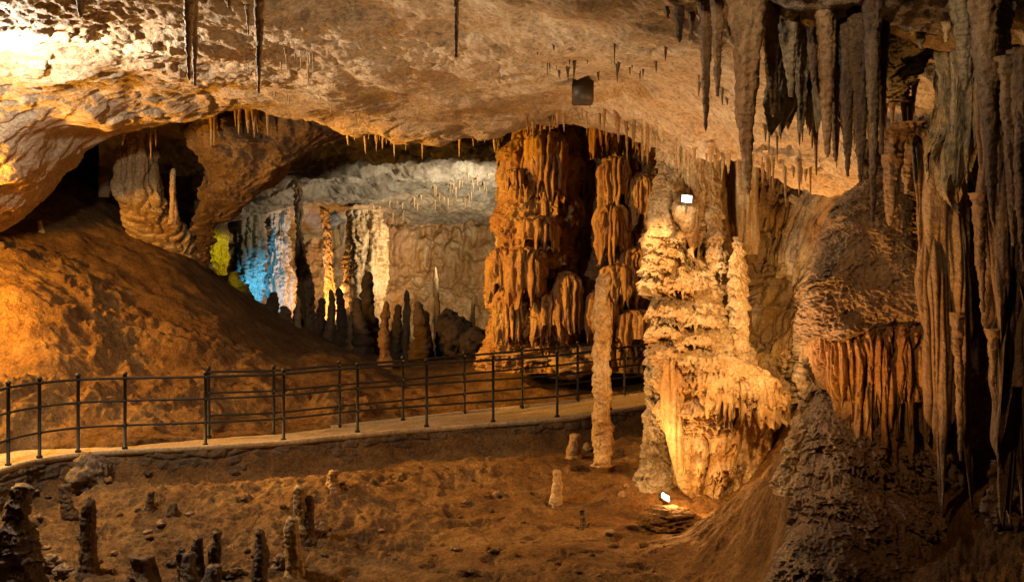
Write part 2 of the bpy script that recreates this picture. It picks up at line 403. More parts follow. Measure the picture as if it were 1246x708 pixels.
sweep_wall('stone_face', ne_s, M['wall'], [(-.02, -.08), (.03, -.09), (.04, -.2), (.05, -.4), (.07, -.7), (.1, -1.0)], rw, stones, 60)
sweep_wall('kerb', ne_s, M['path'], [(-.06, -.02), (-.06, .022), (.045, .022), (.05, .012), (.05, -.06), (-.03, -.065)], rw, lambda P: .004 * fbm(P, 12, 3), 6)
fk = empty('kerb_edging', fe_s[150]); tag(fk, 'thin pale kerb along the far side of the walkway', 'kerb')
sweep_wall('kerb_strip', fe_s[130:], M['path'], [(-.05, -.05), (-.05, .04), (.05, .04), (.05, -.05)], fk, lambda P: .004 * fbm(P, 12, 3), 4)

# ------------------------------------------------------------------ tubes and railings
def tube(name, pts, r, mat, parent, seg=8, rr=None):
    P = np.array(pts, float); n = len(P)
    T = np.gradient(P, axis=0) if n > 2 else np.repeat((P[1] - P[0])[None], 2, 0)
    T /= np.linalg.norm(T, axis=1)[:, None]
    ref = np.where(np.abs(T[:, 2:3]) > .9, np.array([[1., 0, 0]]), np.array([[0, 0, 1.]]))
    A = np.cross(T, ref); A /= np.linalg.norm(A, axis=1)[:, None]; B = np.cross(T, A)
    th = np.linspace(0, 2 * np.pi, seg, endpoint=False)
    R = np.full(n, r) if rr is None else np.array(rr)
    G = P[:, None] + R[:, None, None] * (A[:, None] * np.cos(th)[None, :, None] + B[:, None] * np.sin(th)[None, :, None])
    f = grid_faces(n, seg, True).tolist(); f.append(list(range(seg))); f.append([(n - 1) * seg + k for k in range(seg)][::-1])
    return mesh_obj(name, G, f, mat, parent)
def railing(name, label, posts, ext0, ext1, H):
    pw = [W(*p) for p in posts]
    root = empty(name, pw[len(pw) // 2]); tag(root, label, 'railing', None)
    for b in pw:
        p = tube('post', [b + [0, 0, -.12], b + [0, 0, H]], .025, M['iron'], root, 10)
        tube('foot_plate', [b + [0, 0, .0], b + [0, 0, .045]], .042, M['iron'], p, 12)
        zs = np.linspace(-1, 1, 9)
        tube('finial', [b + [0, 0, H + .025 + .032 * z] for z in zs], .03, M['iron'], p, 10, [.034 * math.sqrt(max(0, 1 - z * z)) + .002 for z in zs])
    line = [W(*ext0)] + pw + [W(*ext1)]
    for hh, r in ((H - .04, .020), (H * .66, .0165), (H * .33, .0165)):
        L = cr(np.array(line), 160) + [0, 0, hh]
        # bars sag very slightly between posts
        tube('rail', L, r, M['iron'], root, 8)
    for b in pw:
        for hh in (H - .04, H * .66, H * .33):
            tube('collar', [b + [-.028, 0, hh], b + [.028, 0, hh]], .027, M['iron'], root, 8)
    return root
railing('railing', 'black iron railing on the near edge of the walkway, three bars high',
        [(-32,583,12.75),(10,568,13.32),(48,558,13.95),(95,551,14.4),(152,547,14.75),(250,543,15.15),(345,537,15.65),(435,527,16.15),(519,520,16.6),(600,514,16.9),(678,508,17.0),(742,499,17.3),(800,490,17.7)],
        (-90,602,12.1), (850,483,18.1), 1.1)
railing('railing', 'second black iron railing, behind the walkway on its far side',
        [(254,533,15.95),(333,529,16.4),(413,520,17.0),(490,512,17.6),(565,503,18.3),(635,496,18.6),(703,488,19.0),(760,482,19.25),(815,476,19.5)],
        (252,533.3,15.93), (860,471,19.8), 1.1)

# ------------------------------------------------------------------ ceiling
lip = {  # u: [(v, d) for six rows]  near -> lip
 -450: [(-350,5.5),(-60,9.5),(20,12),(120,13.5),(220,14.5),(300,15.5)],
 -200: [(-350,5.5),(-60,9.0),(40,12),(110,14),(200,14.8),(290,16)],
 0:    [(-350,5.5),(-40,8.8),(50,12),(105,14.3),(180,15.4),(275,18.5)],
 60:   [(-350,5.5),(-40,8.8),(50,12),(105,14.5),(160,16.2),(238,19.5)],
 100:  [(-350,5.5),(-40,8.8),(50,12),(100,14.7),(140,16.4),(172,18.2)],
 170:  [(-350,5.5),(-40,8.8),(45,11.8),(90,14.5),(120,16.3),(142,17.6)],
 250:  [(-350,5.5),(-40,8.8),(40,11.6),(85,14.2),(112,16),(132,17.6)],
 340:  [(-350,5.5),(-40,8.8),(40,11.4),(85,13.8),(115,15.8),(132,17.6)],
 430:  [(-350,5.5),(-40,8.6),(40,11.2),(90,13.6),(125,15.6),(152,17.6)],
 520:  [(-350,5.5),(-40,8.4),(40,11.0),(90,13.2),(130,15.4),(162,17.2)],
 620:  [(-350,5.5),(-40,8.2),(40,10.8),(90,13.0),(125,15.2),(150,17.0)],
 700:  [(-350,5.5),(-40,8.0),(40,10.5),(85,12.6),(110,14.8),(128,16.6)],
 760:  [(-350,5.5),(-40,7.8),(40,10.2),(80,12.2),(110,14.0),(140,15.6)],
 830:  [(-350,5.5),(-40,7.6),(50,10.0),(95,11.8),(130,13.2),(174,14.5)],
 900:  [(-350,5.5),(-40,7.4),(60,9.8),(110,11.2),(150,12.4),(188,13.5)],
 980:  [(-350,5.5),(-40,7.2),(75,9.4),(130,10.7),(175,11.6),(210,12.4)],
 1050: [(-350,5.5),(-40,7.0),(90,9.0),(150,10.0),(195,10.8),(230,11.5)],
 1120: [(-350,5.2),(-40,6.8),(90,8.6),(150,9.5),(200,10.2),(240,10.9)],
 1250: [(-350,5.0),(-40,6.6),(90,8.2),(150,9.0),(200,9.8),(250,10.5)],
 1600: [(-350,4.6),(-40,6.2),(90,8.0),(150,8.8),(200,9.4),(260,10)],
}
us_l = sorted(lip)
uu = np.linspace(-450, 1600, 36)
cols = []
for u in uu:
    rowpts = []
    for k in range(6):
        v = np.interp(u, us_l, [lip[q][k][0] for q in us_l]); d = np.interp(u, us_l, [lip[q][k][1] for q in us_l])
        rowpts.append((v, d))
    v, d = rowpts[-1]
    z = (CV - v) / F * d
    def zz(dz, dd): D_ = d + dd; return (CV - (z + dz) * F / D_, D_)
    rowpts.append(zz(.28, .55)); rowpts.append(zz(.75, 1.4)); rowpts.append(zz(1.0, 4.0))
    cols.append([(u, a, b) for a, b in rowpts])
ctrl = [[cols[j][i] for j in range(len(cols))] for i in range(9)]
def ceil_d1(P):
    return .20 * fbm(P, .5, 2, off=5.) + .07 * ridged(P * [1, .55, 1], .8, 3, off=17.)
def ceil_d2(P):
    patch = smooth(.0, .35, fbm(P * [1, .7, 1], .45, 3, off=51.)) + .7 * smooth(-1.5, -3., P[..., 0]) * smooth(15.8, 14.5, P[..., 1])
    patch = np.minimum(1, patch) * (1 - .7 * smooth(-4.6, -5.6, P[..., 0]))
    r = .02 * fbm(P * [1, .6, 1.5], 1.6, 4, off=7.) + patch * (.026 * ridged(P * [1, .6, 1.3], 5.0, 4, off=2.) - .03 * smooth(.25, .5, fbm(P * [1, .6, 1], 7, 2, off=12.))) + .006 * ridged(P, 11, 3, off=3.)
    # stepped shelves that break the roof into scales
    q = (P[..., 0] * .35 + P[..., 1] * .8 + 1.1 * fbm(P, .55, 4, off=71.)) / .55; f = q - np.floor(q)
    r += .02 * ridged(P * [.7, 1.4, 1], 2.4, 4, off=27.)
    r += .07 * smooth(.0, .85, f) * (1 - smooth(.88, .97, f)) * smooth(-.2, .3, fbm(P, .5, 2, off=81.))
    return r
sheet('ceiling', ctrl, 620, 980, [ceil_d1, ceil_d2], M['ceil'])
struct(bpy.data.objects['ceiling'])
cB = bvh_of(o_G['ceiling'], 2)

# ------------------------------------------------------------------ far chamber and enclosing walls
def fd(P): return .35 * fbm(P, .45, 4, off=8.) + .09 * ridged(P, 1.6, 4, off=3.) + .03 * ridged(P, 6, 3, off=6.)
fc = [[(u, v + max(0, (430 - u)) * s, d) for u in np.linspace(120, 760, 9)] for v, d, s in
      [(100,19.5,.0),(140,21,.10),(176,26,.15),(212,30.5,.2),(240,34,.25),(262,37.5,.28),(275,41,.3)]]
struct(sheet('far_ceiling', fc, 340, 420, fd, M['grey']))
def wd(P): return .4 * fbm(P, .5, 4, off=18.) + .28 * lobes(P, 2.0, .2, 3.) + .10 * lobes(P, 5, .4, 9.) + .10 * ridged(P, 2.2, 4)
fw = [[(u, v, d + .003 * (u - 430)) for u in np.linspace(150, 800, 9)] for v, d in [(230,40),(290,39),(350,38.5),(400,38),(450,38)]]
struct(sheet('far_wall', fw, 240, 460, wd, M['flow']))
# side and back rock so that nothing opens on the void
def bd(P): return .5 * fbm(P, .4, 4, off=28.) + .12 * ridged(P, 1.4, 4)
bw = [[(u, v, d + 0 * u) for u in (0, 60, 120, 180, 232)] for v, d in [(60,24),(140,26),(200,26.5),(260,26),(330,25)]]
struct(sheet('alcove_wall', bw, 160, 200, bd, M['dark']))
# right-hand back wall with draperies behind the lit columns
def rd1(P): return .25 * fbm(P, .6, 3, off=2.5)
def rd2(P):
    return .50 * scales(P, 1.0, .62, 3., .8, 6) + .13 * lobes(P, 6.5, .2, 5.) + .04 * lobes(P, 12, .7, 1.) + .02 * fbm(P, 8, 3)
rwl = [[(u, v, d + o) for (u, o) in ((775,6.0),(812,4.2),(850,2.0),(900,.4),(960,-.5),(1010,-1.6),(1060,-2.6),(1140,-3))] for v, d in [(60,16.8),(130,16.6),(200,16.3),(280,16.2),(360,16.1),(430,15.8),(520,15.4),(620,15.0)]]
struct(sheet('right_wall', rwl, 620, 420, [rd1, rd2], M['flow']))
def dd(P): return .5 * fbm(P, .5, 3, off=44.) + .35 * lobes(P, 1.6, .2, 8.) + .08 * lobes(P, 5, .5, 2.) + .04 * ridged(P, 5, 3)
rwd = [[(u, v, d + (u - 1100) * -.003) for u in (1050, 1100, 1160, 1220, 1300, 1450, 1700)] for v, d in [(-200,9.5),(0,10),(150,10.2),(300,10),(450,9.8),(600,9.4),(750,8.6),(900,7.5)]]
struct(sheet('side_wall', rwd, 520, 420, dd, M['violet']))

exec_parts = True
# ------------------------------------------------------------------ left alcove
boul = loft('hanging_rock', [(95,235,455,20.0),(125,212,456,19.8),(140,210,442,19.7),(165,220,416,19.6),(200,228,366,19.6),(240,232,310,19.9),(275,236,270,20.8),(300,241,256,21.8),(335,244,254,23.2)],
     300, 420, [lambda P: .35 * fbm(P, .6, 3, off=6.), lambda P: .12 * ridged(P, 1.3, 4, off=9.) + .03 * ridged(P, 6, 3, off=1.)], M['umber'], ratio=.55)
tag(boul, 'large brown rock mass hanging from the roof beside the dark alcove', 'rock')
ac = loft('flowstone_column', [(120,150,202,20.8),(150,144,196,20.8),(175,143,190,20.9),(200,138,194,21),(225,136,197,21),(245,140,204,21.2),(265,148,214,21.7),(290,158,232,22.5),(315,176,250,23.2),(350,200,262,24)],
     300, 260, [lambda P: .14 * fbm(P, .9, 3, off=4.) , lambda P: .15 * lobes(P, 4, .35, 4.) + .12 * scales(P, .4, .4, 1., .8, 9) + .02 * fbm(P, 9, 3)], M['flow'])
tag(ac, 'tan flowstone column in the dark alcove under the left arch', 'column')
ac2 = loft('column', [(140,117,133,22),(170,118,131,22),(200,119,132,22),(240,120,134,22)], 80, 40, lambda P: .03 * fbm(P, 5, 3), M['brown'])
tag(ac2, 'narrow dim column in the darkest corner of the left alcove', 'column')

# ------------------------------------------------------------------ central column
cc = empty('stone_column', W(700, 440, 20.6)); tag(cc, 'massive orange stone column beside the walkway, reaching the roof', 'column')
def c1(P): return .16 * fbm(P, 1.0, 3, off=3.)
def c2(P):
    up = smooth(2.8, 3.5, P[..., 2] + .4 * perlin(P[..., 0] * 1.5, 3., P[..., 2]))          # long draperies above, lumpy cascades below
    dr = .20 * lobes(P, 1.6, .16, 6.) + .26 * scales(P, .55, .95, 2., .9, 5) + .14 * lobes(P, 6, .2, 8.) + .05 * lobes(P, 13, .5, 1.)
    kn = .14 * ridged(P, 1.6, 3, kz=1.4, off=5.) + .26 * scales(P, .5, .42, 3., .8, 7) + .10 * scales(P, .2, .2, 8., .9, 12) + .05 * lobes(P, 8, 1., 3.)
    return up * dr + (1 - up) * kn + .018 * fbm(P, 10, 3)
loft('column_body', [(95,618,702,20.8),(130,618,700,20.6),(150,622,702,20.6),(170,616,706,20.5),(200,611,712,20.5),(235,613,714,20.5),(265,610,716,20.4),(290,602,708,20.3),(330,598,705,20.2),(370,594,700,20.1),(400,597,705,20.1),(425,592,712,20.1),(450,588,720,20.1)],
     560, 460, [c1, c2], M['orange'], cc, ratio=.8)
def c3(P):
    return .36 * scales(P, .62, .85, 11., .9, 5) + .14 * lobes(P, 5.5, .2, 16.) + .10 * scales(P, .25, .35, 4., .9, 11) + .05 * lobes(P, 13, .6, 2.) + .02 * fbm(P, 9, 3)
loft('side_column', [(95,714,806,20.3),(130,712,806,20.3),(160,714,808,20.2),(200,717,810,20.2),(260,717,812,20.2),(320,712,812,20.1),(380,706,812,20.1),(420,703,816,20.1),(450,702,820,20.1)],
     520, 420, [c1, c3], M['rust'], cc, ratio=.8)
loft('rear_core', [(95,676,752,20.75),(200,680,748,20.7),(330,676,746,20.65),(450,672,752,20.6)], 360, 260, [c1, lambda P: .2 * scales(P, .5, .8, 21., .9, 5) + .14 * lobes(P, 6, .2, 1.)], M['rust'], cc)
def fringe(P): return .75 * np.maximum(0, .55 - np.abs(perlin(P[..., 0] * 9, P[..., 1] * 6, 1.3)) * 2)
for (u, v0, v1, w, d, k) in [(748,190,238,32,19.6,.55),(745,246,300,34,19.5,.5),(664,158,222,42,19.8,.5),(640,300,350,42,19.4,.5),(690,330,380,30,19.4,.5),(755,320,352,40,19.4,.5),(630,205,216,26,19.7,.3),(770,300,330,34,19.5,.4),(612,300,345,30,19.9,.5),(655,262,292,40,19.6,.3),(620,350,400,34,19.7,.4),(670,352,395,40,19.5,.5),(735,350,392,36,19.4,.5),(780,210,262,30,19.6,.6),(735,140,168,30,19.7,.5),(775,375,412,40,19.3,.3)]:
    w *= 1.25; d -= .06
    r = w / 2 * 1.0
    loft('drapery_dome', [(v0, u - r * .25, u + r * .25, d + .1), (v0 + (v1 - v0) * .10, u - r * .75, u + r * .75, d), (v0 + (v1 - v0) * .3, u - r, u + r, d), (v0 + (v1 - v0) * .6, u - r * 1.03, u + r * 1.03, d), (v1, u - r * .95, u + r * .95, d)],
         120, 200, [lambda P: .05 * fbm(P, 3, 2), lambda P: .12 * lobes(P, 8, .25, u) + .04 * lobes(P, 18, .6, 2.)], M['orange'], cc, ratio=.9, jag=lambda P: k * np.maximum(0, .9 - 2.2 * np.abs(perlin(P[..., 0] * 7 + u, P[..., 1] * 4, 1.3))))

# ------------------------------------------------------------------ lit column on the right
lc = empty('flowstone_column', W(865, 620, 14.4)); tag(lc, 'tall brightly lit flowstone column right of the walkway, covered in knobbly tiers', 'column')
def l1(P): return .09 * fbm(P, 1.3, 3, off=13.)
def l2(P):
    z = P[..., 2]; tr = smooth(.15, .4, z - 1.1 * smooth(2.75, 3.2, P[..., 0]) + .35 * perlin(P[..., 0] * 2, 5, z * 2))
    t = .30 * scales(P, .34, .19, 1., .6, 8) + .07 * scales(P, .13, .08, 5., .6, 16) + .02 * lobes(P, 12, 8, 2.)
    mid = smooth(.5, .15, np.abs(P[..., 0] - 2.72)) * smooth(-.9, -.3, z)
    low = .12 * lobes(P, 4.0, .35, 7.) + .10 * scales(P, .5, .6, 3., .8, 8) + mid * (.17 * scales(P, .24, .17, 8., .7, 10)) + .02 * fbm(P, 6, 3)
    rec = .5 * np.exp(-((P[..., 0] - 2.76) / .30)**2 - ((z - 2.72) / .26)**2)      # dark niche near the top
    return tr * t + (1 - tr) * low + .010 * fbm(P, 14, 3) - rec * smooth(15., 14.6, P[..., 1])
for rows_ in ([(172,806,822,15.0),(200,800,824,14.9),(240,790,820,14.75),(275,786,820,14.6),(310,784,818,14.4),(335,786,816,14.35)],
              [(190,848,872,15.0),(225,850,878,14.85),(262,852,882,14.7),(300,856,886,14.6),(335,862,888,14.5),(370,866,886,14.45)]):
    loft('tiered_flank', rows_, 260, 160, [lambda P: .13 * scales(P, .26, .15, 4., .6, 10) + .04 * scales(P, .12, .08, 5., .6, 16) + .05 * fbm(P, 3, 3)], M['pale'], lc, ratio=.9)
loft('tiered_body', [(235,796,856,15.2),(262,792,862,15.0),(285,788,868,14.7),(305,786,872,14.5),(330,785,880,14.4),(370,785,890,14.3),(400,788,900,14.2),(430,793,918,14.2),(460,797,938,14.2),(500,800,947,14.1),(540,806,945,14.1),(575,812,938,14.1),(600,820,925,14.1),(625,835,905,14.1),(650,840,895,14.1)],
     760, 640, [l1, l2], M['pale'], lc, ratio=.62)
loft('upper_draperies', [(135,800,880,15.2),(180,798,880,15.0),(215,800,878,14.9),(240,802,874,14.85),(262,804,866,14.85),(280,806,860,14.9)],
     420, 420, [l1, lambda P: .16 * lobes(P, 5, .25, 5.) + .12 * scales(P, .4, .5, 5., 1.0, 8) + .04 * lobes(P, 14, .8, 3.)], M['pale'], lc, ratio=.7,
     jag=lambda P: .5 * np.maximum(0, 1 - 3. * np.abs(perlin(P[..., 0] * 7, P[..., 1] * 4, 6.3))))
loft('tiered_spire', [(288,894,900,14.2),(300,891,904,14.1),(325,887,909,14.1),(350,886,911,14.0),(380,886,912,14.0),(405,886,912,14.0),(430,887,911,14.0),(442,890,908,14.0)],
     260, 160, [lambda P: .10 * scales(P, .26, .12, 2., .6, 12) + .02 * lobes(P, 14, 9, 5.) + .01 * fbm(P, 12, 2)], M['pale'], lc, ratio=.9)
loft('shoulder', [(428,850,880,13.9),(440,845,912,13.8),(455,845,942,13.7),(475,850,958,13.7),(492,858,962,13.7)], 120, 320,
     [lambda P: .07 * fbm(P, 2.5, 2), lambda P: .06 * lobes(P, 11, .8, 7.) + .07 * scales(P, .2, .2, 3., .8, 12)], M['pale'], lc, ratio=.7, jag=lambda P: .34 * np.maximum(0, .9 - 2.4 * np.abs(perlin(P[..., 0] * 12, P[..., 1] * 5, 1.3))))
loft('side_buttress', [(425,785,800,14.4),(445,783,802,14.3),(480,786,802,14.3),(520,783,806,14.2),(560,778,812,14.2),(590,768,822,14.2),(615,760,832,14.2)],
     300, 200, [lambda P: .12 * scales(P, .24, .16, 7., .6, 12) + .05 * ridged(P, 5, 3)], M['grey'], lc, ratio=.8)
loft('hanging_curtain', [(415,812,818,13.95),(440,806,824,13.82),(470,804,830,13.78),(520,806,832,13.75),(550,812,834,13.72),(578,822,832,13.75)], 200, 120,
     [lambda P: .05 * lobes(P, 9, .4, 7.) + .03 * fbm(P, 4, 3)], M['pale'], lc, ratio=.6)
rc = loft('column', [(175,862,895,15.6),(215,868,900,15.5),(260,870,900,15.4),(300,872,900,15.4),(340,868,905,15.4),(420,860,915,15.4)],
     260, 200, [l1, lambda P: .12 * lobes(P, 6, .3, 5.) + .03 * lobes(P, 14, 1, 3.)], M['orange'], ratio=.8)
tag(rc, 'shadowed orange column directly behind the small tiered spire', 'column')
rc = loft('column', [(175,894,924,14.9),(230,896,922,14.8),(280,897,923,14.8),(310,900,925,14.9)],
     200, 160, [lambda P: .09 * lobes(P, 7, .3, 15.) + .02 * lobes(P, 14, 1, 3.)], M['pale'], ratio=.8)
tag(rc, 'pale fluted column hanging behind the longest stalactite', 'column')

# thin standing pillar by the railing
def pl(P): return .05 * ridged(P, 3.2, 3, kz=2.2, off=3.) + .035 * terrace(P, .16, 9, 1.2, warp=.7, jag=.3) + .012 * fbm(P, 12, 3)
pz = loft('stalagmite', [(334,728,738,14.6),(342,724,742,14.6),(365,722,741,14.6),(400,721,742,14.6),(440,721,741,14.6),(470,721,743,14.6),(500,721,745,14.6),(530,720,746,14.6),(552,719,746,14.6),(566,716,748,14.6)],
     420, 110, pl, M['flow'], ratio=.9)
tag(pz, 'tall slender pillar-like stalagmite standing in front of the railing', 'stalagmite')

# ------------------------------------------------------------------ right foreground massif
rm = empty('flowstone_massif', W(1070, 708, 8.6)); tag(rm, 'huge brown flowstone mound in the right foreground with hanging curtains', 'flowstone')
def m1(P): return .10 * fbm(P, 1.4, 3, off=23.)
loft('upper_dome', [(205,1060,1150,9.3),(225,1036,1160,9.1),(250,1013,1168,9.0),(285,996,1172,8.9),(320,990,1172,8.8),(360,992,1170,8.7),(392,986,1168,8.7),(408,990,1160,8.72),(422,1005,1140,8.75)],
     460, 560, [m1, lambda P: .06 * ridged(P, 3.0, 4, off=2.) * smooth(-.3, .3, fbm(P, .9, 2, off=7.)) + .016 * ridged(P, 20, 2) + smooth(3.05, 2.8, P[..., 0]) * (.16 * scales(P, .2, .2, 2., .8, 14))], M['brown'], rm, ratio=.62)
def cur(P): return .09 * lobes(P, 12, .4, 17.) + .035 * lobes(P, 26, 1.0, 3.) + .06 * fbm(P, 2, 2) + .07 * scales(P, .3, .45, 2., .9, 12)
loft('hanging_curtain', [(365,1020,1120,8.85),(392,988,1150,8.75),(412,984,1162,8.68),(440,992,1164,8.65),(485,1008,1160,8.65)],
     300, 680, [cur], M['orange'], rm, ratio=.5, jag=lambda P: .62 * np.maximum(0, .9 - 1.9 * np.abs(perlin(P[..., 0] * 10, P[..., 1] * 4, 1.3))) * (.3 + .9 * smooth(2.6, 3.3, P[..., 0])) )
def low1(P): return .15 * scales(P, .5, .34, 6., .6, 11) + .05 * scales(P, .2, .16, 9., .6, 18) + .03 * lobes(P, 10, 2, 3.) + .012 * ridged(P, 20, 2)
loft('middle_mound', [(430,1015,1060,9.2),(470,1002,1085,9.0),(500,990,1102,8.8),(530,980,1118,8.7),(565,970,1136,8.6),(600,962,1150,8.6),(640,953,1165,8.6),(700,943,1185,8.6),(760,938,1200,8.6)],
     520, 620, [m1, low1], M['brown'], rm, ratio=.62)
loft('lower_mound', [(545,1025,1085,8.7),(590,992,1120,8.45),(625,972,1150,8.3),(660,955,1180,8.2),(700,940,1205,8.1),(740,930,1230,8.1),(800,925,1240,8.1)],
     360, 560, [m1, lambda P: .13 * scales(P, .55, .3, 16., .6, 11) + .04 * scales(P, .18, .14, 19., .6, 18) + .012 * ridged(P, 20, 2)], M['brown'], rm, ratio=.6)
loft('edge_ridge', [(425,984,1000,9.4),(450,980,1004,9.4),(480,976,1006,9.35),(510,966,1008,9.3),(540,958,1010,9.3),(575,948,1012,9.3),(600,940,1015,9.3)],
     320, 240, [lambda P: .10 * scales(P, .16, .14, 2., .6, 16) + .05 * ridged(P, 5, 3) + .01 * fbm(P, 14, 3)], M['pale'], rm, ratio=.8)

# right draperies: long flutes hanging in front of the dark side wall
def rdr(P): return .07 * lobes(P, 8, .25, 27.) + .03 * lobes(P, 18, .5, 3.) + .03 * fbm(P, 2.5, 2)
dr = empty('drapery', W(1140, 160, 8.0)); tag(dr, 'wide ribbed brown drapery hanging beside the right dome', 'drapery')
loft('drapery_body', [(150,1118,1150,8.1),(166,1110,1165,8.0),(200,1110,1172,8.0),(260,1114,1178,8.0),(330,1122,1182,8.0),(400,1130,1184,8.0),(450,1138,1184,8.0)],
     420, 360, [rdr], M['brown'], dr, ratio=.5, jag=lambda P: 1.3 * np.maximum(0, .9 - 1.9 * np.abs(perlin(P[..., 0] * 8, P[..., 1] * 4, 4.3))))
dr2 = loft('drapery', [(110,1185,1262,7.5),(200,1190,1268,7.4),(300,1196,1270,7.4),(400,1205,1272,7.5),(470,1216,1270,7.5)],
     420, 360, [rdr], M['violet'], ratio=.5, jag=lambda P: 1.2 * np.maximum(0, .9 - 1.9 * np.abs(perlin(P[..., 0] * 8, P[..., 1] * 4, 9.3))))
tag(dr2, 'dark ribbed drapery at the right edge of the view', 'drapery')
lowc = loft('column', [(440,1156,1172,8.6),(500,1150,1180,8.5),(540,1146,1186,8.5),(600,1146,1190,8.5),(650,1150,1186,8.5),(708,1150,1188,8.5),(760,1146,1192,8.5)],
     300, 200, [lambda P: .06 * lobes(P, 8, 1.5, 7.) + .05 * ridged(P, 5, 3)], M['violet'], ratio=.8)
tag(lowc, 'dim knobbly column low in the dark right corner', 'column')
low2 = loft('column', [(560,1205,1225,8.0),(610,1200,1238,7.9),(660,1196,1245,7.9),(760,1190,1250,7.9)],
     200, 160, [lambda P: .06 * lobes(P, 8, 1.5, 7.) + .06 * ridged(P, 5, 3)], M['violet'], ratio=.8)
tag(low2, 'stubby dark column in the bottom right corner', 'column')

# ------------------------------------------------------------------ stalactites
def spike(name, root, length, w, mat, lean=0., nt=18, nz=36, down=True, knob=.0, tipw=.10, flute=.0, power=1., seed=0, wob=.02):
    """tapered body from root point, hanging (down) or standing; real round body"""
    root = np.array(root, float); t = np.linspace(0, 1, nz)
    s = -1 if down else 1
    r = w / 2 * (tipw + (1 - tipw) * (1 - t)**power)
    if down: r = r * (1 + .5 * np.exp(-t * 14))
    else: r = r * (1 + .55 * np.exp(-t * length / (w * .6 + .05))); r[-4:] *= np.array([.97, .85, .6, .12])
    r = r * (1 + knob * np.array([perlin(seed * 3.1, 1.7, tt * length * 9) for tt in t]).ravel())
    cx = root[0] + lean * length * t + wob * np.sin(t * 5 + seed) * w * 2; cy = root[1] + wob * np.cos(t * 4 + seed * 2) * w * 2
    th = np.linspace(0, 2 * np.pi, nt, endpoint=False)
    G = np.stack([cx[:, None] + r[:, None] * np.cos(th), cy[:, None] + r[:, None] * np.sin(th), root[2] + s * length * t[:, None] + 0 * th], -1)
    off = np.array([[seed * 1.7, seed * .9, 0]])
    dsp = r[:, None] * (.22 * fbm(G + off, .9 / max(w, .03), 3) + flute * (lobes(G + off, 2.2 / max(w, .05), .5, seed) - .5)
                        + knob * .9 * (terrace(G + off, max(.06, w * .55), 1.6 / max(w, .04), seed) - .3))
    if nz > 60: dsp = dsp + .008 * (lobes(G + off, 26, 3, seed) + fbm(G + off, 22, 3) + .8 * terrace(G + off, .05, 18, seed))
    if nz > 60: dsp = dsp + .25 * r[:, None] * (lobes(G + off, 1.6 / max(w, .04), 1.2, seed + 3) - .5)
    G[..., 0] += np.cos(th) * dsp; G[..., 1] += np.sin(th) * dsp
    f = grid_faces(nz, nt, True)
    fl = f.tolist() + [list(range(nt)), [(nz - 1) * nt + k for k in range(nt)][::-1]]
    return mesh_obj(name, G, fl, mat, origin=root)

